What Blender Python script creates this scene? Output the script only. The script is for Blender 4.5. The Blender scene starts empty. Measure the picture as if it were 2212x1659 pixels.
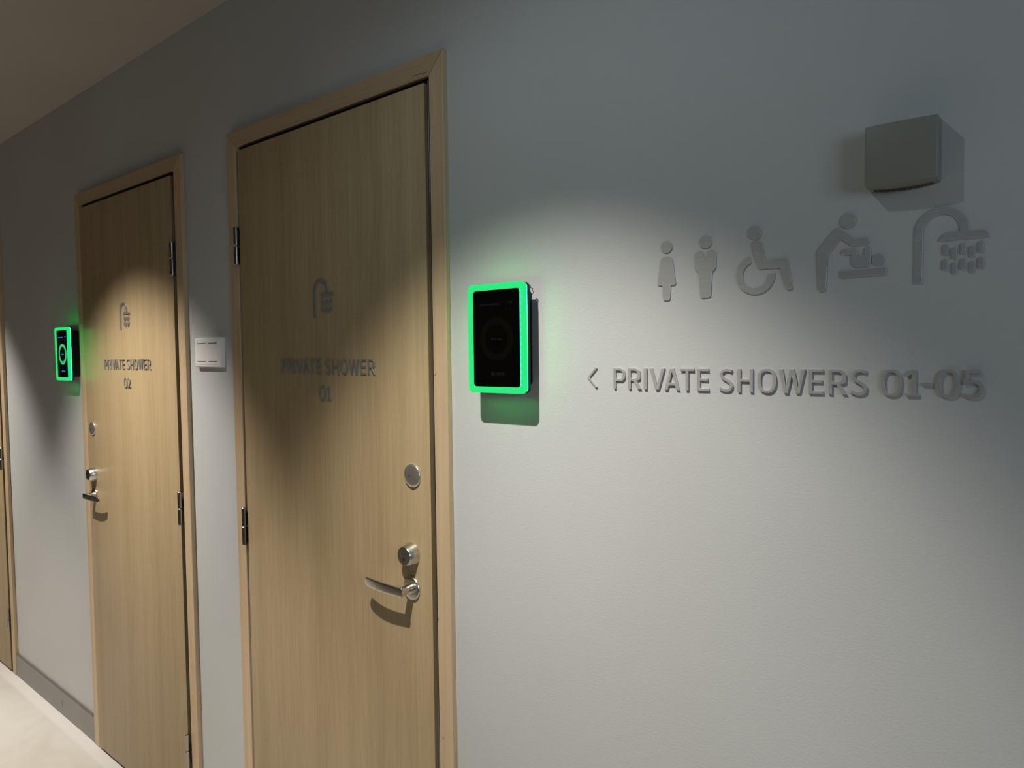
import bpy, bmesh, math, random
from math import sin, cos, pi, radians, atan2, hypot
from mathutils import Vector, Matrix

random.seed(7)
S = bpy.context.scene
COL = S.collection

# ------------------------------------------------------------------ materials
def new_mat(name):
    m = bpy.data.materials.new(name); m.use_nodes = True
    nt = m.node_tree
    b = nt.nodes['Principled BSDF']
    return m, nt, b

def node(nt, kind, **kw):
    n = nt.nodes.new(kind)
    for k, v in kw.items():
        if k in n.inputs: n.inputs[k].default_value = v
        else: setattr(n, k, v)
    return n

def coords(nt, scale):
    tc = nt.nodes.new('ShaderNodeTexCoord'); mp = nt.nodes.new('ShaderNodeMapping')
    mp.inputs['Scale'].default_value = scale
    nt.links.new(tc.outputs['Object'], mp.inputs['Vector'])
    return mp.outputs['Vector']

def ramp(nt, fac, stops):
    r = nt.nodes.new('ShaderNodeValToRGB')
    e = r.color_ramp.elements
    e[0].position, e[0].color = stops[0][0], (*stops[0][1], 1)
    e[1].position, e[1].color = stops[-1][0], (*stops[-1][1], 1)
    for p, c in stops[1:-1]:
        n = e.new(p); n.color = (*c, 1)
    nt.links.new(fac, r.inputs['Fac'])
    return r.outputs['Color']

def bump(nt, b, height, strength, dist):
    bp = nt.nodes.new('ShaderNodeBump')
    bp.inputs['Strength'].default_value = strength
    bp.inputs['Distance'].default_value = dist
    nt.links.new(height, bp.inputs['Height'])
    nt.links.new(bp.outputs['Normal'], b.inputs['Normal'])

def plain(name, col, rough=.5, metal=0., spec=.5):
    m, nt, b = new_mat(name)
    b.inputs['Base Color'].default_value = (*col, 1)
    b.inputs['Roughness'].default_value = rough
    b.inputs['Metallic'].default_value = metal
    b.inputs['Specular IOR Level'].default_value = spec
    return m

def paint(name, c0, c1, rough, grain=260., strength=.42, dist=.0006):
    m, nt, b = new_mat(name)
    big = node(nt, 'ShaderNodeTexNoise', Scale=2.3, Detail=3.)
    nt.links.new(coords(nt, (1, 1, 1)), big.inputs['Vector'])
    nt.links.new(ramp(nt, big.outputs['Fac'], [(.3, c0), (.7, c1)]), b.inputs['Base Color'])
    b.inputs['Roughness'].default_value = rough
    b.inputs['Specular IOR Level'].default_value = .3
    fine = node(nt, 'ShaderNodeTexNoise', Scale=grain, Detail=2., Roughness=.55)
    nt.links.new(coords(nt, (.75, 1, 1.15)), fine.inputs['Vector'])
    bump(nt, b, fine.outputs['Fac'], strength, dist)
    return m

def wood(name, axis, c0, c1, c2, fine=340., wide=26., rough=.45):
    """grain runs along `axis` ('z' or 'x')"""
    m, nt, b = new_mat(name)
    sc = (1, 1, .018) if axis == 'z' else (.018, 1, 1)
    v = coords(nt, sc)
    n1 = node(nt, 'ShaderNodeTexNoise', Scale=fine, Detail=4., Roughness=.6)
    n2 = node(nt, 'ShaderNodeTexNoise', Scale=wide, Detail=3., Roughness=.5, Distortion=.15)
    nt.links.new(v, n1.inputs['Vector']); nt.links.new(v, n2.inputs['Vector'])
    mx = node(nt, 'ShaderNodeMix', data_type='FLOAT')
    mx.inputs[0].default_value = .62
    nt.links.new(n2.outputs['Fac'], mx.inputs[2]); nt.links.new(n1.outputs['Fac'], mx.inputs[3])
    nt.links.new(ramp(nt, mx.outputs[0], [(.34, c0), (.5, c1), (.66, c2)]), b.inputs['Base Color'])
    b.inputs['Roughness'].default_value = rough
    b.inputs['Specular IOR Level'].default_value = .35
    bump(nt, b, n1.outputs['Fac'], .12, .0004)
    return m

def steel(name, col, rough, axis=None, aniso_scale=500., metal=1.):
    m, nt, b = new_mat(name)
    b.inputs['Metallic'].default_value = metal
    sc = {'x': (.03, 1, 1), 'z': (1, 1, .03), None: (1, 1, 1)}[axis]
    n = node(nt, 'ShaderNodeTexNoise', Scale=aniso_scale, Detail=3.)
    nt.links.new(coords(nt, sc), n.inputs['Vector'])
    k = .88
    nt.links.new(ramp(nt, n.outputs['Fac'], [(.3, tuple(k * c for c in col)), (.7, col)]), b.inputs['Base Color'])
    mr = node(nt, 'ShaderNodeMapRange')
    mr.inputs['To Min'].default_value = rough * .85; mr.inputs['To Max'].default_value = rough * 1.15
    nt.links.new(n.outputs['Fac'], mr.inputs['Value'])
    nt.links.new(mr.outputs['Result'], b.inputs['Roughness'])
    return m

def glow(name, col, strength, base=(0, 0, 0), rough=.4):
    m, nt, b = new_mat(name)
    b.inputs['Base Color'].default_value = (*base, 1)
    b.inputs['Roughness'].default_value = rough
    b.inputs['Specular IOR Level'].default_value = .04
    b.inputs['Emission Color'].default_value = (*col, 1)
    b.inputs['Emission Strength'].default_value = strength
    return m

M = {}
M['wall'] = paint('wall paint', (.495, .495, .485), (.525, .525, .515), .62)
M['ceiling'] = paint('ceiling paint', (.38, .345, .30), (.40, .365, .32), .8, 300., .15)
M['dark_wall'] = paint('far wall paint', (.095, .083, .068), (.112, .098, .082), .7)  # unseen walls, coloured dark to keep bounced light low
M['leaf'] = wood('oak veneer', 'z', (.365, .262, .140), (.425, .312, .174), (.475, .358, .207))
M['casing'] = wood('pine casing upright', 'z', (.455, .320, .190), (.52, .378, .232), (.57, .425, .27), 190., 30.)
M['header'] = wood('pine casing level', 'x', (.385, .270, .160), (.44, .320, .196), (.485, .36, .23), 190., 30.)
M['edge'] = wood('shaded oak edge', 'z', (.185, .135, .070), (.215, .158, .085), (.24, .18, .10))  # oak tone darkened for the shade on the leaf sides
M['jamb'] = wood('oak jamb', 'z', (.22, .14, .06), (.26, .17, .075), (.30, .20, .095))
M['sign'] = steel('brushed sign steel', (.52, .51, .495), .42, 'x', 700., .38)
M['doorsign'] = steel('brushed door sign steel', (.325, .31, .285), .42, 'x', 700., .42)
M['chrome'] = steel('satin stainless', (.70, .66, .60), .26, 'x', 900.)
M['polished'] = steel('polished stainless', (.66, .61, .55), .22, None, 60., .82)
M['hinge'] = steel('hinge steel', (.40, .385, .365), .27, 'z', 900.)
M['black'] = plain('black plastic', (.006, .006, .007), .45, 0., .3)
M['keyhole'] = plain('keyhole black', (.004, .004, .004), .8)
M['alu'] = steel('aluminium strip', (.75, .74, .73), .3, 'z', 300.)
M['greybox'] = plain('grey beige plastic', (.228, .222, .190), .5)
M['greydark'] = plain('dark vent slot', (.09, .088, .078), .7)
M['whitebox'] = plain('white plastic', (.86, .83, .80), .45)
M['slot'] = plain('slot shadow grey', (.16, .145, .14), .7)
M['baseboard'] = paint('grey baseboard', (.235, .225, .205), (.265, .252, .232), .5, 60., .1)
M['shade_line'] = plain('dark baseboard seam', (.085, .08, .072), .8)  # painted shadow line above the baseboards; the scuff mark shares this tone
M['screen'] = plain('black screen glass', (.001, .001, .001), .4, 0., .03)
M['ring'] = glow('green light frame', (.022, .80, .205), 1.0, (.004, .04, .01), .5)
M['led'] = glow('green led strip', (.006, 1., .14), 26.)
M['dark_display'] = glow('dim display', (.0018, .0013, .0007), 1.)
M['dark_circle'] = glow('dim display circle', (.0028, .0033, .0015), 1.)
M['dark_text'] = glow('dim display text', (.012, .012, .017), 1.)
M['lit_display'] = glow('dark display', (.0025, .002, .002), 1.)
M['lit_circle'] = glow('green display circle', (.045, .52, .19), 1.)
M['lit_text'] = glow('blue display text', (.11, .19, .90), 1.)

# the row of leds shows through the frame beside its opening, brightest at the inner edge
def led_lip():
    m, nt, b = new_mat('led lip')
    v = coords(nt, (1, 1, 1))
    sx = nt.nodes.new('ShaderNodeSeparateXYZ'); nt.links.new(v, sx.inputs[0])
    mu = node(nt, 'ShaderNodeMath', operation='MULTIPLY'); mu.inputs[1].default_value = 2 * pi / .0125
    nt.links.new(sx.outputs['Z'], mu.inputs[0])
    sn = node(nt, 'ShaderNodeMath', operation='SINE'); nt.links.new(mu.outputs[0], sn.inputs[0])
    wave = node(nt, 'ShaderNodeMapRange')
    wave.inputs['From Min'].default_value = -1.; wave.inputs['To Min'].default_value = .45
    nt.links.new(sn.outputs[0], wave.inputs['Value'])
    fade = node(nt, 'ShaderNodeMapRange')
    fade.inputs['From Min'].default_value = .0595; fade.inputs['From Max'].default_value = .0636
    fade.inputs['To Min'].default_value = 1.; fade.inputs['To Max'].default_value = 0.
    nt.links.new(sx.outputs['X'], fade.inputs['Value'])
    pr = node(nt, 'ShaderNodeMath', operation='MULTIPLY')
    nt.links.new(wave.outputs['Result'], pr.inputs[0]); nt.links.new(fade.outputs['Result'], pr.inputs[1])
    c = ramp(nt, pr.outputs[0], [(0., (.022, .80, .205)), (.75, (.09, .92, .80))])
    nt.links.new(c, b.inputs['Emission Color'])
    b.inputs['Emission Strength'].default_value = 1.
    b.inputs['Base Color'].default_value = (.004, .04, .01, 1)
    b.inputs['Specular IOR Level'].default_value = .04
    return m
M['lip'] = led_lip()

def floor_mat():
    m, nt, b = new_mat('cream vinyl floor')
    v = coords(nt, (1, 1, 1))
    n1 = node(nt, 'ShaderNodeTexNoise', Scale=3.2, Detail=5., Roughness=.6, Distortion=.8)
    nt.links.new(v, n1.inputs['Vector'])
    c = ramp(nt, n1.outputs['Fac'], [(.3, (.43, .39, .34)), (.5, (.47, .439, .39)), (.7, (.505, .481, .438))])
    # a paler welded edge strip runs beside the wall
    sx = nt.nodes.new('ShaderNodeSeparateXYZ'); nt.links.new(v, sx.inputs[0])
    gt = node(nt, 'ShaderNodeMapRange')
    gt.inputs['From Min'].default_value = -.062; gt.inputs['From Max'].default_value = -.050
    nt.links.new(sx.outputs['Y'], gt.inputs['Value'])
    mx = node(nt, 'ShaderNodeMix', data_type='RGBA')
    nt.links.new(gt.outputs['Result'], mx.inputs[0]); nt.links.new(c, mx.inputs[6])
    mx.inputs[7].default_value = (.54, .507, .483, 1)
    nt.links.new(mx.outputs[2], b.inputs['Base Color'])
    b.inputs['Roughness'].default_value = .62
    n2 = node(nt, 'ShaderNodeTexNoise', Scale=180., Detail=2.)
    nt.links.new(v, n2.inputs['Vector'])
    bump(nt, b, n2.outputs['Fac'], .08, .0005)
    return m
M['floor'] = floor_mat()

# ------------------------------------------------------------------ object helpers
def tag(o, label=None, cat=None, group=None, kind=None):
    if label: o['label'] = label
    if cat: o['category'] = cat
    if group: o['group'] = group
    if kind: o['kind'] = kind
    return o

def thing(name, loc, label, cat, group=None, kind=None):
    o = bpy.data.objects.new(name, None); COL.objects.link(o)
    o.location = loc; o.empty_display_size = .05
    return tag(o, label, cat, group, kind)

def root_loc(p):
    v = Vector((0, 0, 0))
    while p is not None:
        v += p.location; p = p.parent
    return v

def link(name, me, mat, parent=None):
    """me holds world coordinates; they become local to the parent"""
    o = bpy.data.objects.new(name, me); COL.objects.link(o)
    if parent is not None:
        o.parent = parent
        me.transform(Matrix.Translation(-root_loc(parent)))
    if not me.materials: me.materials.append(mat)
    return o

def smooth(me, ang=35):
    for p in me.polygons: p.use_smooth = True
    try: me.set_sharp_from_angle(angle=radians(ang))
    except Exception: pass

def bm_mesh(bm, name='m', sm=None):
    bmesh.ops.recalc_face_normals(bm, faces=bm.faces)
    me = bpy.data.meshes.new(name); bm.to_mesh(me); bm.free()
    if sm: smooth(me, sm)
    return me

def add_box(bm, x0, x1, y0, y1, z0, z1):
    r = bmesh.ops.create_cube(bm, size=1)
    for v in r['verts']:
        v.co = Vector(((x0 + x1) / 2 + v.co.x * (x1 - x0), (y0 + y1) / 2 + v.co.y * (y1 - y0), (z0 + z1) / 2 + v.co.z * (z1 - z0)))
    return r['verts']

def box(name, x0, x1, y0, y1, z0, z1, mat, parent=None, bev=0., seg=2):
    bm = bmesh.new(); add_box(bm, x0, x1, y0, y1, z0, z1)
    if bev: bmesh.ops.bevel(bm, geom=bm.edges[:], offset=bev, segments=seg, affect='EDGES', profile=.5)
    return link(name, bm_mesh(bm, name, 35 if bev else None), mat, parent)

def lathe(prof, n=48):
    """profile [(radius, depth)] about an axis that points out of the wall; returns bmesh at origin, depth -> -y"""
    bm = bmesh.new(); rings = []
    for r, d in prof:
        if r < 1e-6: rings.append([bm.verts.new((0, -d, 0))])
        else: rings.append([bm.verts.new((r * cos(2 * pi * i / n), -d, r * sin(2 * pi * i / n))) for i in range(n)])
    for a, b in zip(rings, rings[1:]):
        for i in range(n):
            j = (i + 1) % n
            if len(a) == 1 and len(b) == 1: continue
            if len(a) == 1: bm.faces.new((a[0], b[i], b[j]))
            elif len(b) == 1: bm.faces.new((a[i], a[j], b[0]))
            else: bm.faces.new((a[i], a[j], b[j], b[i]))
    return bm

def disc(name, cx, cz, y, prof, mat, parent, n=48, sm=30):
    bm = lathe(prof, n)
    bmesh.ops.translate(bm, vec=(cx, y, cz), verts=bm.verts)
    return link(name, bm_mesh(bm, name, sm), mat, parent)

def flat(name, contours, y_back, y_front, mat, parent, bev=.0004):
    """a plate cut to 2-D contours (x, z), standing from y_back out to y_front"""
    cu = bpy.data.curves.new(name, 'CURVE'); cu.dimensions = '2D'; cu.fill_mode = 'BOTH'
    for pts in contours:
        sp = cu.splines.new('POLY'); sp.points.add(len(pts) - 1)
        for p, q in zip(sp.points, pts): p.co = (q[0], q[1], 0, 1)
        sp.use_cyclic_u = True
    th = abs(y_back - y_front)
    cu.extrude = th / 2 - bev
    if bev:
        cu.bevel_depth = bev; cu.bevel_resolution = 0; cu.offset = -bev
    tmp = bpy.data.objects.new('tmp', cu); COL.objects.link(tmp)
    bpy.context.view_layer.update()
    me = bpy.data.meshes.new_from_object(tmp.evaluated_get(bpy.context.evaluated_depsgraph_get()))
    bpy.data.objects.remove(tmp); bpy.data.curves.remove(cu)
    yc = (y_back + y_front) / 2
    for v in me.vertices:
        x, z, h = v.co; v.co = (x, yc - h, z)
    bm = bmesh.new(); bm.from_mesh(me); bpy.data.meshes.remove(me)
    bmesh.ops.remove_doubles(bm, verts=bm.verts, dist=2e-6)
    return link(name, bm_mesh(bm, name, 28), mat, parent)

def rounded(pts, n=8):
    """closed polygon [(x, z, radius)] with rounded corners"""
    out = []; N = len(pts)
    for i in range(N):
        x, z, r = (*pts[i], 0)[:3]
        p = Vector((x, z)); a = Vector(pts[i - 1][:2]); b = Vector(pts[(i + 1) % N][:2])
        u = (a - p); v = (b - p); lu, lv = u.length, v.length
        if r <= 0 or lu < 1e-9 or lv < 1e-9: out.append((x, z)); continue
        u /= lu; v /= lv
        ang = math.acos(max(-1, min(1, u.dot(v))))
        if ang > pi - .02: out.append((x, z)); continue
        t = min(r / math.tan(ang / 2), lu * .499, lv * .499); rr = t * math.tan(ang / 2)
        c = p + (u + v).normalized() * (rr / sin(ang / 2))
        s = p + u * t - c; e = p + v * t - c
        a0 = atan2(s.y, s.x); d = atan2(e.y, e.x) - a0
        while d > pi: d -= 2 * pi
        while d < -pi: d += 2 * pi
        for k in range(n + 1):
            q = a0 + d * k / n; out.append((c.x + rr * cos(q), c.y + rr * sin(q)))
    return out

def rect(x0, x1, z0, z1, r=0, n=8):
    return rounded([(x0, z0, r), (x1, z0, r), (x1, z1, r), (x0, z1, r)], n)

def oval(cx, cz, rx, rz, n=56, e=2.):
    o = []
    for i in range(n):
        t = 2 * pi * i / n; c, s = cos(t), sin(t)
        o.append((cx + rx * math.copysign(abs(c) ** (2 / e), c), cz + rz * math.copysign(abs(s) ** (2 / e), s)))
    return o

def spline(pts, n=10):
    """Catmull-Rom through points"""
    P = [Vector(p) for p in pts]; P = [2 * P[0] - P[1]] + P + [2 * P[-1] - P[-2]]
    out = []
    for i in range(1, len(P) - 2):
        for k in range(n):
            t = k / n
            out.append(tuple(.5 * ((2 * P[i]) + (P[i + 1] - P[i - 1]) * t + (2 * P[i - 1] - 5 * P[i] + 4 * P[i + 1] - P[i + 2]) * t * t + (3 * P[i] - P[i - 1] - 3 * P[i + 1] + P[i + 2]) * t ** 3)))
    out.append(tuple(P[-2])); return out

def stroke(path, w):
    """outline of an open centre line of width w, mitred joins, flat ends"""
    P = [Vector(p) for p in path]; L, R = [], []
    for i, p in enumerate(P):
        d0 = (P[i] - P[i - 1]).normalized() if i else None
        d1 = (P[i + 1] - P[i]).normalized() if i < len(P) - 1 else None
        d = (d0 + d1).normalized() if d0 is not None and d1 is not None else (d0 or d1)
        n = Vector((-d.y, d.x))
        k = 1.
        if d0 is not None and d1 is not None:
            k = 1 / max(.42, n.dot(Vector((-d0.y, d0.x))))
        L.append(tuple(p + n * w / 2 * k)); R.append(tuple(p - n * w / 2 * k))
    return L + R[::-1]

def arc(cx, cz, r, a0, a1, n=40):
    return [(cx + r * cos(radians(a0 + (a1 - a0) * k / n)), cz + r * sin(radians(a0 + (a1 - a0) * k / n))) for k in range(n + 1)]

def ring(cx, cz, r0, r1, a0, a1, n=48):
    return arc(cx, cz, r1, a0, a1, n) + arc(cx, cz, r0, a1, a0, n)

# ------------------------------------------------------------------ lettering (cap height 1)
SV, TH = .138, .116          # upright and level stroke
def glyph(ch, w):
    if ch == 'I': return [[(0, 0), (w, 0), (w, 1), (0, 1)]]
    if ch == 'T':
        c = w / 2
        return [[(c - SV / 2, 0), (c + SV / 2, 0), (c + SV / 2, 1 - TH), (w, 1 - TH), (w, 1), (0, 1), (0, 1 - TH), (c - SV / 2, 1 - TH)]]
    if ch == 'E':
        return [[(0, 0), (w, 0), (w, TH), (SV, TH), (SV, .45), (w * .92, .45), (w * .92, .45 + TH), (SV, .45 + TH), (SV, 1 - TH), (w * .98, 1 - TH), (w * .98, 1), (0, 1)]]
    if ch == 'H':
        return [[(0, 0), (SV, 0), (SV, .44), (w - SV, .44), (w - SV, 0), (w, 0), (w, 1), (w - SV, 1), (w - SV, .44 + TH), (SV, .44 + TH), (SV, 1), (0, 1)]]
    if ch == 'V':
        c = w / 2
        return [[(c - .09, 0), (c + .09, 0), (w, 1), (w - .165, 1), (c, .19), (.165, 1), (0, 1)]]
    if ch == 'A':
        c = w / 2
        def xi(y): return .165 + (c - .165) * y / .84
        return [[(0, 0), (.165, 0), (xi(.21), .21), (w - xi(.21), .21), (w - .165, 0), (w, 0), (c + .095, 1), (c - .095, 1)],
                [(xi(.335), .335), (c, .84), (w - xi(.335), .335)]]
    if ch == 'W':
        a, b = .275 * w, .725 * w
        return [[(a - .085, 0), (a + .085, 0), (w / 2, .74), (b - .085, 0), (b + .085, 0), (w, 1), (w - .16, 1), (b + .005, .23), (w / 2 + .085, 1), (w / 2 - .085, 1), (a - .005, .23), (.16, 1), (0, 1)]]
    if ch == 'P':
        return [rounded([(0, 0), (SV, 0), (SV, .37), (w, .37, .30), (w, 1, .30), (0, 1)], 12),
                rounded([(SV, .37 + TH), (w - SV, .37 + TH, .17), (w - SV, 1 - TH, .17), (SV, 1 - TH)], 10)]
    if ch == 'R':
        b = w * .94
        return [rounded([(0, 0), (SV, 0), (SV, .39), (w * .42, .39), (w - .175, 0), (w, 0), (w * .66, .415), (b, .44, .27), (b, 1, .29), (0, 1)], 12),
                rounded([(SV, .39 + TH), (b - SV, .39 + TH, .16), (b - SV, 1 - TH, .16), (SV, 1 - TH)], 10)]
    if ch in 'O0':
        e = 2.5
        return [oval(w / 2, .5, w / 2, .515, 64, e), oval(w / 2, .5, w / 2 - SV, .515 - TH, 64, e + .2)]
    if ch == 'S':
        q = [(w * .90, .885), (w * .60, .948), (w * .28, .91), (w * .13, .75), (w * .27, .585), (w * .62, .46), (w * .865, .29), (w * .76, .10), (w * .42, .052), (w * .03, .125)]
        return [stroke(spline(q, 8), .130)]
    if ch == '1':
        c = w * .58
        return [[(0, 0), (w, 0), (w, .115), (c + SV / 2, .115), (c + SV / 2, 1), (c - SV * .35, 1), (w * .02, .865), (w * .02, .735), (c - SV / 2, .835), (c - SV / 2, .115), (0, .115)]]
    if ch == '5':
        b = [(w * .12, .47), (w * .45, .585), (w * .78, .53), (w * .90, .33), (w * .76, .11), (w * .40, .055), (w * .04, .10)]
        return [stroke([(w * .86, .935), (w * .17, .935)] + spline([(w * .15, .54)] + b[1:], 8), .126)]
    if ch == '2':
        a = spline([(w * .05, .86), (w * .40, .94), (w * .80, .80), (w * .78, .58), (w * .50, .32), (w * .14, .075)], 8)
        return [stroke(a + [(w * 1.0, .065)], .126)]
    if ch == '-':
        return [[(0, .40), (w, .40), (w, .53), (0, .53)]]

# start and width of every character of the line, metres from the first letter
LINE = [('P', 0, .0228), ('R', .0287, .0242), ('I', .0582, .0054), ('V', .0688, .0276), ('A', .0960, .0266), ('T', .1238, .0230), ('E', .1525, .0192),
        ('S', .1892, .0218), ('H', .2175, .0238), ('O', .2482, .0274), ('W', .2794, .0372), ('E', .3214, .0196), ('R', .3480, .0242)]
TAIL = [('S', .3768, .0214), ('0', .4142, .0254), ('1', .4446, .0150), ('-', .4632, .0112), ('0', .4792, .0252), ('5', .5080, .0216)]
CAP = .0350

def letters(chars, x, z, y_back, thick, mat, parent, cap=CAP):
    for ch, dx, w in chars:
        cs = [[(x + dx + px * cap, z + pz * cap) for px, pz in c] for c in glyph(ch, w / cap)]
        flat('letter', cs, y_back, y_back - thick, mat, parent, .0003)

# ------------------------------------------------------------------ the room
CEIL = 2.488
XL, XR, YB = -9.0, 3.2, -1.80
# door openings: casing outer/inner x, leaf x, hinge side
DOORS = {1: dict(o=(-1.867, -1.0232), i=(-1.8225, -1.0632), leaf=(-1.8075, -1.0758), hinge='L'),
         2: dict(o=(-2.985, -2.142), i=(-2.9430, -2.1855), leaf=(-2.9340, -2.2030), hinge='R'),
         3: dict(o=(-4.777, -3.934), i=(-4.7350, -3.9770), leaf=(-4.7260, -3.9950), hinge='R')}
ZO, ZI, ZLEAF = 2.1202, 2.0769, 2.0640     # casing top, casing inner top, leaf top
TC = .013                                  # casing thickness
LEAF_Y = -.0155                            # leaf front

def struct(o, label, cat):
    return tag(o, label, cat, None, 'structure')

bm = bmesh.new()
xs = [XL] + [v for k in (3, 2, 1) for v in (DOORS[k]['i'][0] - .012, DOORS[k]['i'][1] + .012)] + [XR]
for k in range(0, len(xs), 2): add_box(bm, xs[k], xs[k + 1], 0, .14, 0, CEIL)
for k in range(1, len(xs) - 1, 2): add_box(bm, xs[k], xs[k + 1], 0, .14, ZI + .012, CEIL)
struct(link('wall_front', bm_mesh(bm), M['wall']), 'light grey textured corridor wall holding the wooden shower doors', 'wall')
struct(box('wall_back', XL, XR, YB - .1, YB, 0, CEIL, M['dark_wall']), 'unseen dark corridor wall facing the shower doors, behind the viewer', 'wall')
struct(box('wall_left', XL - .1, XL, YB, .14, 0, CEIL, M['dark_wall']), 'unseen dark end wall at the far left of the corridor', 'wall')
struct(box('wall_right', XR, XR + .1, YB, .14, 0, CEIL, M['dark_wall']), 'unseen dark end wall at the right of the corridor', 'wall')
struct(box('floor', XL, XR, YB, .14, -.1, 0, M['floor']), 'cream vinyl corridor floor with a paler strip along the wall', 'floor')
struct(box('ceiling', XL, XR, YB, .14, CEIL, CEIL + .1, M['ceiling']), 'plain beige ceiling above the shower doors', 'ceiling')

def baseboard(name, x0, x1, label):
    pts = [(0, 0), (-.010, 0), (-.010, .1005), (-.0092, .1012), (0, .1012)]
    bm = bmesh.new()
    a = [bm.verts.new((x0, y, z)) for y, z in pts]; b = [bm.verts.new((x1, y, z)) for y, z in pts]
    n = len(pts)
    for i in range(n): bm.faces.new((a[i], a[(i + 1) % n], b[(i + 1) % n], b[i]))
    bm.faces.new(a[::-1]); bm.faces.new(b)
    o = struct(link(name, bm_mesh(bm), M['baseboard']), label, 'baseboard')
    box('shade_line', x0, x1, -.0096, .0, .1010, .1032, M['shade_line'], o)  # dark strip stands in for the thin shadow along the top
    return o
bl = baseboard('baseboard_left', DOORS[3]['o'][1] + .004, DOORS[2]['o'][0], 'grey baseboard between the doors 02 and 03, under the far display')
flat('scuff_mark', [stroke([(-3.3393, .0640), (-3.3381, .0490), (-3.3440, .0330)], .0030)], -.0095, -.0103, M['shade_line'], bl, 0)
baseboard('baseboard_middle', DOORS[2]['o'][1], DOORS[1]['o'][0], 'grey baseboard on the narrow wall strip between doors 01 and 02')
baseboard('baseboard_right', DOORS[1]['o'][1], XR, 'grey baseboard to the right of door 01')

def door_trim(k, label):
    d = DOORS[k]; (a, b), (i, j) = d['o'], d['i']
    t = thing('trim_%d' % k, ((a + b) / 2, 0, 0), label, 'door frame', None, 'structure')
    g = .0011
    flat('casing_board', [[(a, 0), (i, 0), (i, ZI - .0004), (a, ZO - .0004)]], 0, -TC, M['casing'], t, .0009)
    flat('casing_board', [[(j, 0), (b, 0), (b, ZO - g), (j, ZI - g)]], 0, -TC, M['casing'], t, .0009)
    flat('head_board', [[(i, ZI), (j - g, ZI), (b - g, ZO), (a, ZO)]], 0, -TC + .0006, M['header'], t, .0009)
    # jamb lining the opening behind the leaf
    lx0, lx1 = d['leaf']; e = .014
    o = [(i - .012, 0), (j + .012, 0), (j + .012, ZI + .012), (i - .012, ZI + .012)]
    n = [(lx0 + e, 0), (lx0 + e, ZLEAF - e), (lx1 - e, ZLEAF - e), (lx1 - e, 0)]
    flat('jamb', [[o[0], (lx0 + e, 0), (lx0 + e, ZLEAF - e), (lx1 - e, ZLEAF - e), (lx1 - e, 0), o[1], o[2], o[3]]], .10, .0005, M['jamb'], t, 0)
    g0 = [(i - .002, .0065), (lx0 + .006, .0065), (lx0 + .006, ZLEAF - .006), (lx1 - .006, ZLEAF - .006), (lx1 - .006, .0065), (j + .002, .0065), (j + .002, ZI + .002), (i - .002, ZI + .002)]
    flat('gap_shade', [g0], .0012, -.0006, M['black'], t, 0)  # added black ring, stands in for the shade in the door gap
    if d['hinge'] == 'L':
        s = box('metal_strip', j - .0114, j - .0086, -.0060, -.0006, .012, ZI - .006, M['alu'], t, .0006)
        s['label'] = 'thin bright metal strip in the gap beside the latch edge'
    box('threshold', lx0, lx1, .0, .10, 0, .006, M['keyhole'], t)
    return t

tr = door_trim(1, 'mitred pale wood casing around the nearest door, numbered 01')
for nx_, nz_ in ((-1.0578, 1.4629), (-1.0602, .9456), (-1.0510, .6915)):
    disc('nail_hole', nx_, nz_, -TC, [(.0011, -.0003), (.0011, .00015), (0, .00015)], M['keyhole'], tr, 12)
flat('crack', [stroke([(-1.1122, 2.0854), (-1.1044, 2.0863), (-1.0918, 2.0862), (-1.0876, 2.0864), (-1.0835, 2.0841), (-1.0739, 2.0843), (-1.0665, 2.0848)], .0009)], -TC + .001, -TC + .0004, M['keyhole'], tr, 0)
door_trim(2, 'mitred pale wood casing around the middle door, numbered 02')
door_trim(3, 'pale wood casing cut off by the left edge of the photo')

def shower_symbol(x, z, y, thick, mat, parent, s=1., name='shower_head', drops=True):
    """shower pictogram: bent pipe with head and ten drops; x, z is the foot of the pipe (left)"""
    P = lambda a, b: (x + a * s, z + b * s)
    w = .0093
    cx, cz, ro, ri = .0297, .0655, .0297, .0203
    outer = [(0, 0), (w, 0)] + arc(cx, cz, ri, 180, 0, 30) + [(cx + ri, .0622), (.0362, .0622), (.0300, .0585), (.0277, .0525), (.0277, .0520)]
    # the head below the pipe end
    outer += [(.0806, .0520), (.0806, .0530), (.0795, .0580), (.0755, .0612), (.0740, .0615), (cx + ro, .0615)]
    outer += arc(cx, cz, ro, 0, 180, 36)
    o = flat(name, [[P(*q) for q in outer]], y, y - thick, mat, parent, .0004)
    dr = [(.0347, .0405), (.0438, .0357), (.0535, .0402), (.0630, .0361), (.0723, .0405), (.0344, .0219), (.0444, .0168), (.0535, .0210), (.0633, .0168), (.0724, .0211)]
    for a, b in dr:
        q = rect(a - .0029, a + .0029, b - .0072, b + .0072, .0027, 6)
        flat('water_drop', [[P(*r) for r in q]], y, y - thick, mat, o if parent is not None and parent.get('kind') == 'structure' else parent, .0004)
    return o

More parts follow.
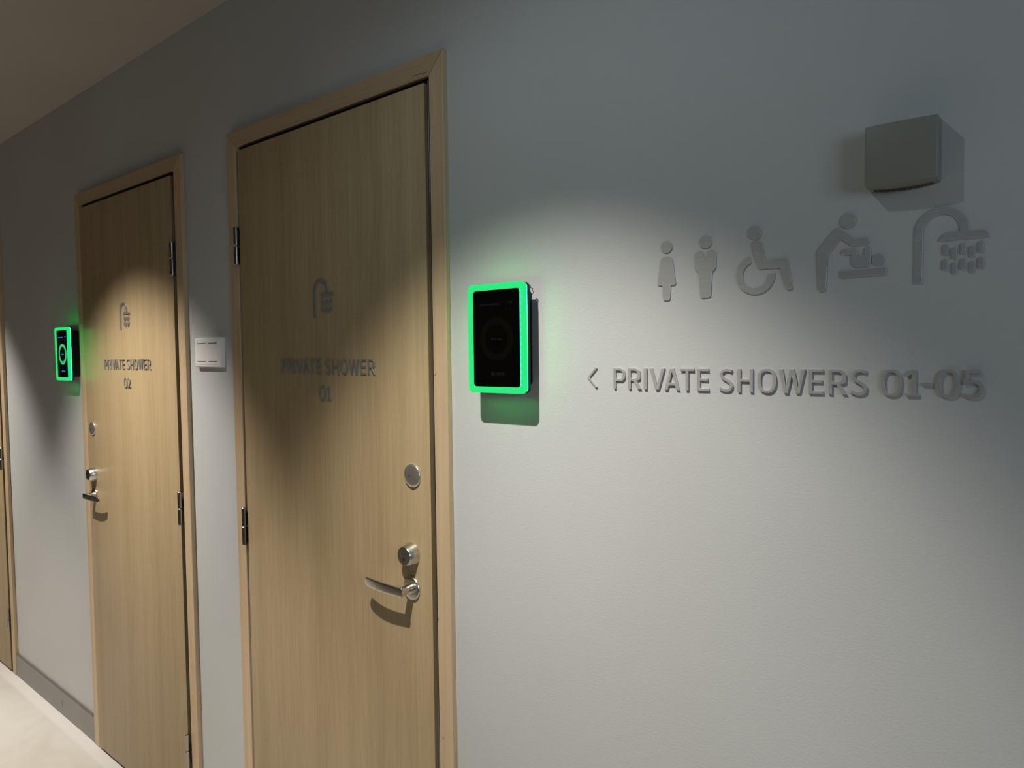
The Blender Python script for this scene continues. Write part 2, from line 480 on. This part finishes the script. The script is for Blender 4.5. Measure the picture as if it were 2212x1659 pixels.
def lever(rx, rz, y0, sgn, parent):
    """lever handle; rose centre rx, rz on the leaf front y0; the grip runs towards sgn"""
    bm = bmesh.new(); n = 28
    # round neck, straight out from the rose
    rs = [[bm.verts.new((rx + r * cos(2 * pi * q / n), y0 - d, rz + r * sin(2 * pi * q / n))) for q in range(n)] for r, d in ((.0093, .0132), (.0096, .0142), (.0096, .0372), (.0090, .0384))]
    for p, q in zip(rs, rs[1:]):
        for k in range(n): bm.faces.new((p[k], p[(k + 1) % n], q[(k + 1) % n], q[k]))
    bm.faces.new(rs[0]); bm.faces.new(rs[-1])
    # flat blade, bowed slightly and curving back towards the leaf at its rounded tip: (along, outer face, half height)
    pts = [(-.0094, .0392, .0093), (-.0080, .0402, .0099), (.010, .0407, .0101), (.030, .0413, .0104), (.050, .0415, .0107), (.070, .0408, .0108), (.090, .0390, .0107), (.105, .0368, .0104), (.1140, .0352, .0096), (.1185, .0343, .0082), (.1210, .0337, .0058), (.1218, .0335, .0030)]
    rings = []; m = 24
    for i, (al, out, hz) in enumerate(pts):
        e = 5.; th = .0030 if 0 < i < len(pts) - 2 else .0024
        r = []
        for q in range(m):
            t = 2 * pi * q / m; c, sn = cos(t), sin(t)
            dd = out - .0030 + math.copysign(abs(c) ** (2 / e), c) * th
            zz = math.copysign(abs(sn) ** (2 / e), sn) * hz
            r.append(bm.verts.new((rx + sgn * al, y0 - dd, rz + zz)))
        rings.append(r)
    for p, q in zip(rings, rings[1:]):
        for k in range(m): bm.faces.new((p[k], p[(k + 1) % m], q[(k + 1) % m], q[k]))
    bm.faces.new(rings[0]); bm.faces.new(rings[-1])
    h = link('lever_handle', bm_mesh(bm, 'lever', 40), M['chrome'], parent)
    disc('rosette', rx, rz, y0, [(0.0255, 0), (.0255, .0030), (.0243, .0048), (.0228, .0052), (.0108, .0054), (.0108, .0128), (.0100, .0134), (0, .0134)], M['chrome'], h)
    return h

def hinge(x, z0, z1, y, parent, leaf_x, jamb_x):
    zm = (z0 + z1) / 2
    def cyl(a, b, r=.0066):
        bm = bmesh.new(); n = 24; rs = []
        for rr, zz in [(0, a), (r - .0012, a), (r, a + .0012), (r, b - .0012), (r - .0012, b), (0, b)]:
            rs.append([bm.verts.new((x, y, zz))] if rr == 0 else [bm.verts.new((x + rr * cos(2 * pi * i / n), y + rr * sin(2 * pi * i / n), zz)) for i in range(n)])
        for p, q in zip(rs, rs[1:]):
            for i in range(n):
                j = (i + 1) % n
                if len(p) == 1: bm.faces.new((p[0], q[j], q[i]))
                elif len(q) == 1: bm.faces.new((p[i], p[j], q[0]))
                else: bm.faces.new((p[i], p[j], q[j], q[i]))
        return bm
    bm = cyl(z0, zm - .0012)
    s = 1 if jamb_x > x else -1
    add_box(bm, min(x, x + s * .003), max(x, x + s * .003), y, .0004, z0 + .002, zm - .003)
    h = link('hinge', bm_mesh(bm, 'hinge', 35), M['hinge'], parent)
    bm = cyl(zm + .0012, z1)
    add_box(bm, min(x, x - s * .003), max(x, x - s * .003), y, -.001, zm + .003, z1 - .002)
    link('hinge_knuckle', bm_mesh(bm, 'knuckle', 35), M['hinge'], h)
    return h

def door(k, label, words=None, sign=None, furniture=None, num=None):
    d = DOORS[k]; x0, x1 = d['leaf']
    t = thing('door_%d' % k, ((x0 + x1) / 2, 0, 0), label, 'door', None, 'structure')
    bm = bmesh.new()
    add_box(bm, x0, x1, LEAF_Y, -.0045, .011, ZLEAF)
    bmesh.ops.bevel(bm, geom=bm.edges[:], offset=.0008, segments=2, affect='EDGES', profile=.5)
    add_box(bm, x0 + .020, x1 - .020, -.005, .030, .011, ZLEAF - .020)
    link('leaf', bm_mesh(bm, 'leaf', 30), M['leaf'], t)
    for ex in (x0 - .0003, x1 - .0003):
        box('edge_shade', ex, ex + .0006, LEAF_Y + .0012, -.0046, .012, ZLEAF - .001, M['edge'], t)  # dark strips paint the shade of the casing onto the leaf edges
    L = d['hinge'] == 'L'
    hx = x0 - .0095 if L else x1 + .0075
    for z0, z1 in ((1.757, 1.859), (.982, 1.086), (.206, .310)):
        hinge(hx, z0, z1, -.0205, t, x0, d['i'][0] if L else d['i'][1])
    sg = -1 if L else 1
    if furniture:
        (vx, vz), (kx, kz), (rx, rz) = furniture
        v = disc('cover_disc', vx, vz, LEAF_Y, [(.0256, 0), (.0256, .0022), (.0250, .0036), (.0238, .0046), (.020, .0056), (.012, .0064), (0, .0066)], M['polished'], t)
        disc('peep_hole', vx - .004, vz - .0005, LEAF_Y - .0064, [(.0014, 0), (.0014, .0005), (0, .0005)], M['keyhole'], v, 16)
        c = disc('lock_cylinder', kx, kz, LEAF_Y, [(.0258, 0), (.0256, .002), (.0204, .0226), (.0196, .0236), (0, .0236)], M['chrome'], t)
        flat('keyhole', [oval(kx - .0008, kz - .0072, .0027, .0044, 24)], LEAF_Y - .0230, LEAF_Y - .0239, M['keyhole'], c, 0)
        lever(rx, rz, LEAF_Y, sg, t)
    if sign:
        tx, tz, nx, nz, sx, sz = sign
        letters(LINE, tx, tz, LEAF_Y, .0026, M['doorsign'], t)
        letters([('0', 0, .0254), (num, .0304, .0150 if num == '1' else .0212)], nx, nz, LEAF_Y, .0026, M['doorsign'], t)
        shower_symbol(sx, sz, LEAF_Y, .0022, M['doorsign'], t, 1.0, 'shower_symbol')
    return t

door(1, 'nearest wooden door, lettered PRIVATE SHOWER 01, handle on its right',
     sign=(-1.6185, 1.4614, -1.4563, 1.3974, -1.4726, 1.5962), num='1',
     furniture=((-1.1289, 1.2455), (-1.1370, 1.0732), (-1.1372, .9983)))
door(2, 'middle wooden door, lettered PRIVATE SHOWER 02, handle on its left',
     sign=(-2.7465, 1.4660, -2.5845, 1.4022, -2.6010, 1.6015), num='2',
     furniture=((-2.8790, 1.2445), (-2.8800, 1.0725), (-2.8815, .9945)))
door(3, 'farthest wooden door, only a sliver with hinges at the left edge')

# ------------------------------------------------------------------ signs on the wall
ZT = 1.4438
sg = thing('wall_lettering', (-.6346, 0, ZT), 'raised brushed metal lettering PRIVATE SHOWERS 01-05 on the grey wall', 'sign')
letters(LINE + TAIL, -.6346, ZT, 0, .0033, M['sign'], sg)
ar = flat('arrow_sign', [stroke([(-.6693, 1.4796), (-.6858, 1.4618), (-.6693, 1.4446)], .0038)], 0, -.0028, M['sign'], None, .0004)
tag(ar, 'thin raised metal arrowhead pointing left, before the PRIVATE SHOWERS lettering', 'arrow sign')

T = .0019
def pict(name, x, z, label):
    return thing(name, (x, 0, z), label, 'pictogram')
def head(cx, cz, r, p):
    flat('head', [oval(cx, cz, r, r, 48)], 0, -T, M['sign'], p, .0004)
mm = lambda pts: rounded([(a / 1000, b / 1000, (r / 1000)) for a, b, r in pts])

p = pict('woman_pictogram', -.535, 1.588, 'small raised metal woman figure in a dress, leftmost of the wall pictograms')
head(-.5352, 1.6743, .0101, p)
flat('body', [mm([(-545.0, 1659.6, 10), (-525.0, 1659.6, 10), (-518.6, 1612.0, 3.5), (-527.6, 1612.0, 0), (-529.2, 1588.0, 3.5), (-541.4, 1588.0, 3.5), (-543.0, 1612.6, 0), (-552.0, 1612.6, 3.5)])], 0, -T, M['sign'], p)

p = pict('man_pictogram', -.469, 1.588, 'small raised metal man figure with a notched collar, beside the woman figure')
head(-.4687, 1.6754, .0103, p)
flat('body', [mm([(-486.6, 1661.6, 8.5), (-473.4, 1661.6, 1.5), (-469.0, 1647.4, 0), (-464.6, 1661.6, 1.5), (-451.6, 1661.6, 8.5), (-451.6, 1633.0, 6), (-457.8, 1628.2, 0), (-460.4, 1588.6, 3.5), (-477.4, 1588.6, 3.5), (-480.6, 1628.4, 0), (-486.6, 1633.0, 6)])], 0, -T, M['sign'], p)

p = pict('wheelchair_pictogram', -.380, 1.589, 'raised metal wheelchair user symbol, middle one of the five wall pictograms')
head(-.3921, 1.6800, .0101, p)
flat('body', [mm([(-398.2, 1668.0, 6.8), (-382.4, 1668.0, 6.8), (-374.9, 1639.6, 0), (-344.6, 1639.7, 4), (-335.0, 1592.6, 4.8), (-345.4, 1592.6, 4.2), (-354.9, 1625.6, 0), (-386.6, 1625.6, 5)])], 0, -T, M['sign'], p)
flat('wheel', [ring(-.3906, 1.6182, .0190, .0292, 107, 360, 60)], 0, -T, M['sign'], p)

p = pict('baby_changing_pictogram', -.260, 1.588, 'raised metal symbol of an adult bending over a baby on a changing bench')
head(-.2634, 1.6814, .0101, p)
flat('adult_body', [mm([(-277.5, 1675.4, 5), (-254.4, 1656.3, 0), (-236.8, 1656.2, 4.6), (-236.8, 1646.6, 4.6), (-258.4, 1646.8, 0), (-273.2, 1658.2, 0), (-289.0, 1638.0, 0), (-291.4, 1587.4, 4.8), (-301.4, 1587.4, 4.8), (-303.8, 1644.2, 3)])], 0, -T, M['sign'], p)
flat('baby_body', [mm([(-271.6, 1643.6, 4), (-251.6, 1643.2, 4), (-251.2, 1633.2, 0), (-242.3, 1633.1, 0), (-242.3, 1644.0, 3.8), (-234.5, 1644.0, 3.8), (-234.5, 1617.6, 7), (-258.9, 1617.6, 7), (-258.9, 1635.3, 0), (-271.6, 1635.2, 4)])], 0, -T, M['sign'], p)
head(-.2257, 1.6255, .0076, p)
flat('bench', [[(-.2730, 1.6044), (-.2158, 1.6044), (-.2158, 1.6140), (-.2730, 1.6140)]], 0, -T, M['sign'], p)

p = pict('shower_pictogram', -.145, 1.590, 'raised metal shower head symbol with drops, rightmost of the wall pictograms')
shower_symbol(-.1829, 1.5899, 0, T, M['sign'], p, 1.0, 'shower_head')

# ------------------------------------------------------------------ wall boxes
# grey sensor: bulging front, straight sides, vented underside
x0, x1, z0, z1, dp = -.2366, -.1540, 1.7178, 1.7940, .0325
t = thing('wall_sensor', ((x0 + x1) / 2, 0, z0), 'grey beige square plastic sensor box with a bulging front, above the pictograms', 'sensor')
bm = bmesh.new(); n = 20; grid = []
prof = []
for i in range(n + 1):
    u = i / n; prof.append((x0 + (x1 - x0) * u, -(dp - .0025 + .0025 * (1 - (2 * u - 1) ** 2))))
fr = [[bm.verts.new((x, y, z)) for x, y in prof] for z in (z0, z1)]
bow = [.0045 * (1 - (2 * k / n - 1) ** 2) for k in range(n + 1)]
bk = [[bm.verts.new((x, 0, z + sg_ * w_)) for (x, y), w_ in zip(prof, bow)] for z, sg_ in ((z0 - .002, -1), (z1 + .001, 1))]
for i in range(n):
    bm.faces.new((fr[0][i], fr[0][i + 1], fr[1][i + 1], fr[1][i]))
    bm.faces.new((bk[0][i], bk[1][i], bk[1][i + 1], bk[0][i + 1]))
    bm.faces.new((fr[1][i], fr[1][i + 1], bk[1][i + 1], bk[1][i]))
    bm.faces.new((bk[0][i], bk[0][i + 1], fr[0][i + 1], fr[0][i]))
bm.faces.new((fr[0][0], fr[1][0], bk[1][0], bk[0][0])); bm.faces.new((fr[0][n], bk[0][n], bk[1][n], fr[1][n]))
bmesh.ops.recalc_face_normals(bm, faces=bm.faces)
sharp = [e for e in bm.edges if len(e.link_faces) == 2 and e.calc_face_angle() > .7]
bmesh.ops.bevel(bm, geom=sharp, offset=.0016, segments=3, affect='EDGES', profile=.5)
link('housing', bm_mesh(bm, 'sensor', 32), M['greybox'], t)
for k in range(22):
    xx = x0 + .008 + k * (x1 - x0 - .016) / 21
    uu = (xx - x0) / (x1 - x0); zb = z0 - .002 - .0045 * (1 - (2 * uu - 1) ** 2)
    box('vent_slot', xx - .0009, xx + .0009, -.0120, -.0030, zb - .0002, zb + .0022, M['greydark'], t)

x0, x1, z0, z1, dp = -2.0875, -1.9325, 1.4755, 1.5617, .0125
t = thing('wall_control_box', ((x0 + x1) / 2, 0, z0), 'white rounded plastic box with slots on the wall between the two numbered doors', 'control box')
bm = bmesh.new(); add_box(bm, x0, x1, -dp, 0, z0, z1)
bmesh.ops.bevel(bm, geom=[e for e in bm.edges if not all(abs(v.co.y) < 1e-6 for v in e.verts)], offset=.0042, segments=4, affect='EDGES', profile=.5)
link('housing', bm_mesh(bm, 'cbox', 40), M['whitebox'], t)
flat('cover', [rect(x0 + .014, x1 - .014, z0 + .0085, z1 - .0085, .002)], -dp + .0005, -dp - .0008, M['whitebox'], t, .0003)
for xa in (x0 + .0200, x0 + .0850):
    for zz in (z0 + .0165, z1 - .0160):
        box('slot', xa, xa + .050, -dp - .0011, -dp, zz - .0012, zz + .0012, M['slot'], t)

# ------------------------------------------------------------------ displays
def text_mesh(s, size, x, z, y, mat, name, parent, align='CENTER', width=None):
    cu = bpy.data.curves.new('t', 'FONT'); cu.body = s; cu.size = size; cu.align_x = align; cu.align_y = 'CENTER'; cu.extrude = .00008
    tmp = bpy.data.objects.new('tmp', cu); COL.objects.link(tmp); bpy.context.view_layer.update()
    me = bpy.data.meshes.new_from_object(tmp.evaluated_get(bpy.context.evaluated_depsgraph_get()))
    bpy.data.objects.remove(tmp); bpy.data.curves.remove(cu)
    k = 1.
    if width:
        xs = [v.co.x for v in me.vertices]; k = width / (max(xs) - min(xs))
    for v in me.vertices:
        a, b, h = v.co; v.co = (x + a * k, y - h, z + b)
    return link(name, me, mat, parent)

def display(cx, cz, label, disp, circ, text, dim):
    W, H, B, D = .1396, .2052, .0118, .0440
    x0, x1, z0, z1 = cx - W / 2, cx + W / 2, cz - H / 2, cz + H / 2
    t = thing('wall_display', (cx, 0, z0), label, 'display', 'booking displays beside the shower doors')
    h = flat('housing', [rect(x0 + .016, x1 - .016, z0 + .013, z1 - .013, .010)], 0, -.026, M['black'], t, .001)
    flat('back_plate', [rect(x0 + .0008, x1 - .0008, z0 + .0008, z1 - .0008, .010)], -.0255, -.0338, M['black'], h, .0010)
    f = flat('light_frame', [rect(x0, x1, z0, z1, .011), rect(x0 + B, x1 - B, z0 + B, z1 - B, .0065)], -.0352, -D, M['ring'], t, .0012)
    f['label'] = 'glowing green frame'
    # led lip just inside the frame opening, and the strip that washes the wall behind
    li = flat('led_lip', [[(x1 - B + .0011, z0 + B + .003), (x1 - B + .0058, z0 + B + .003), (x1 - B + .0058, z1 - B - .003), (x1 - B + .0011, z1 - B - .003)]], -D + .0006, -D - .00015, M['lip'], f, 0)
    flat('led_strip', [rect(x0 + .0014, x1 - .0014, z0 + .0014, z1 - .0014, .010), rect(x0 + .0060, x1 - .0060, z0 + .0060, z1 - .0060, .0085)], -.0336, -.0354, M['led'], f, 0)
    ys = -.0408
    s = flat('screen', [rect(x0 + B - .0005, x1 - B + .0005, z0 + B - .0005, z1 - B + .0005, .006)], -.0350, ys, M['screen'], t, .0003)
    y = ys - .0001
    flat('display_area', [rect(cx - .0410, cx + .0410, cz - .0760, cz + .0690)], ys + .0002, y, disp, s, 0)
    c = flat('display_circle', [oval(cx, cz - .0010, .0405, .0405, 64), oval(cx, cz - .0010, .0282, .0282, 64)], ys + .0002, y - .0002, circ, s, 0)
    y -= .0002
    text_mesh('Book now', .0056, cx, cz - .0010, y, text, 'display_text', s, width=.0258)
    text_mesh('PRIVATE SHOWER 0%d' % (1 if dim else 2), .0052, cx - .0400, cz + .0635, y, text, 'display_text', s, 'LEFT', .050 if dim else .048)
    text_mesh('14:50', .0056, cx + .0395, cz + .0655, y, text, 'display_text', s, 'RIGHT', .0125)
    text_mesh('TAITORI', .0078, cx + .0075, cz - .0668, y, text, 'display_text', s, width=.0225)
    lx, lz = cx - .0095, cz - .0668
    flat('display_logo', [ring(lx, lz, .0030, .0039, 40, 360, 40), ring(lx, lz, .0014, .0021, 0, 300, 30), [(lx - .001, lz - .0004), (lx + .0042, lz - .0004), (lx + .0042, lz + .0004), (lx - .001, lz + .0004)]], ys + .0002, y, text, s, 0)
    for a in (.0255, .0325):
        flat('display_icon', [[(cx + a, cz + .0520), (cx + a + .0017, cz + .0520), (cx + a + .0010, cz + .0542)]], ys + .0002, y, text, s, 0)
    return t

d1 = display(-.8648, 1.5343, 'large near booking display with a glowing green frame and almost black screen', M['dark_display'], M['dark_circle'], M['dark_text'], True)
d2 = display(-3.0800, 1.5235, 'small far booking display with green frame, lit green ring and blue text', M['lit_display'], M['lit_circle'], M['lit_text'], False)
# frayed black wire end sticking out at the top right of the near display
q = [(-.8030, -.026, 1.6345), (-.7998, -.020, 1.6295), (-.8004, -.018, 1.6262), (-.7961, -.017, 1.6238), (-.7983, -.016, 1.6210), (-.7957, -.015, 1.6183), (-.800, -.016, 1.612)]
cu = bpy.data.curves.new('wire', 'CURVE'); cu.dimensions = '3D'; cu.bevel_depth = .0006; cu.bevel_resolution = 2
sp = cu.splines.new('POLY'); pts = spline(q, 6); sp.points.add(len(pts) - 1)
for p_, c_ in zip(sp.points, pts): p_.co = (*c_, 1)
tmp = bpy.data.objects.new('tmp', cu); COL.objects.link(tmp); bpy.context.view_layer.update()
me = bpy.data.meshes.new_from_object(tmp.evaluated_get(bpy.context.evaluated_depsgraph_get()))
bpy.data.objects.remove(tmp); bpy.data.curves.remove(cu)
link('wire', me, M['black'], d1)

# ------------------------------------------------------------------ lights
def spot(name, x, y, z, power, half, blend, col, size=.014):
    l = bpy.data.lights.new(name, 'SPOT'); l.energy = power; l.color = col
    l.spot_size = 2 * radians(half); l.spot_blend = blend; l.shadow_soft_size = size
    o = bpy.data.objects.new(name, l); COL.objects.link(o); o.location = (x, y, z)
    return o
WARM = (1., .955, .875)
LY, LZ = -.76, CEIL - .005
for x, k in ((-.77, 1.), (-2.47, 1.27), (-4.28, 1.27), (-6.08, 1.27)):
    col = WARM if x > -1 else (1., .945, .86)
    for nm, pw, half, bl in (('downlight_beam', 75., 38.4, .47), ('downlight_core', 108., 36., 1.)):
        o = spot(nm, x, LY, LZ, pw * k, half, bl, col)
        o.rotation_euler = (radians(10), 0, 0)          # wall washers: aimed slightly at the wall
    if x > -1: spot('downlight_spill', x, LY, LZ, 7.2, 80., .5, (.82, 1., 1.08))
a = bpy.data.lights.new('corridor_light', 'AREA'); a.shape = 'RECTANGLE'; a.size = 1.0; a.size_y = 1.0; a.energy = 11.5; a.color = (.70, .90, 1.08)
o = bpy.data.objects.new('corridor_light', a); COL.objects.link(o); o.location = (1.9, -1.35, 1.75); o.rotation_euler = (radians(90), 0, radians(62))

w = bpy.data.worlds.new('World'); S.world = w; w.use_nodes = True
w.node_tree.nodes['Background'].inputs['Color'].default_value = (.02, .022, .025, 1)

# ------------------------------------------------------------------ camera
cd = bpy.data.cameras.new('camera'); cam = bpy.data.objects.new('camera', cd); COL.objects.link(cam)
cd.sensor_fit = 'HORIZONTAL'; cd.sensor_width = 36.; cd.lens = 1525.487 * 36 / 2212; cd.clip_start = .01
r = Vector((0.77140812, 0.63623192, -0.01176624)); u = Vector((-0.01887016, 0.0413539, 0.99896635)); f = Vector((-0.63606086, 0.77038873, -0.04390653))
mtx = Matrix((r, u, -f)).transposed().to_4x4(); mtx.translation = (0, -1.044, 1.50672)
cam.matrix_world = mtx
S.camera = cam

S.view_settings.view_transform = 'Standard'; S.view_settings.look = 'None'
S.view_settings.gamma = 1.; S.view_settings.use_curve_mapping = False
S.view_settings.exposure = 0.
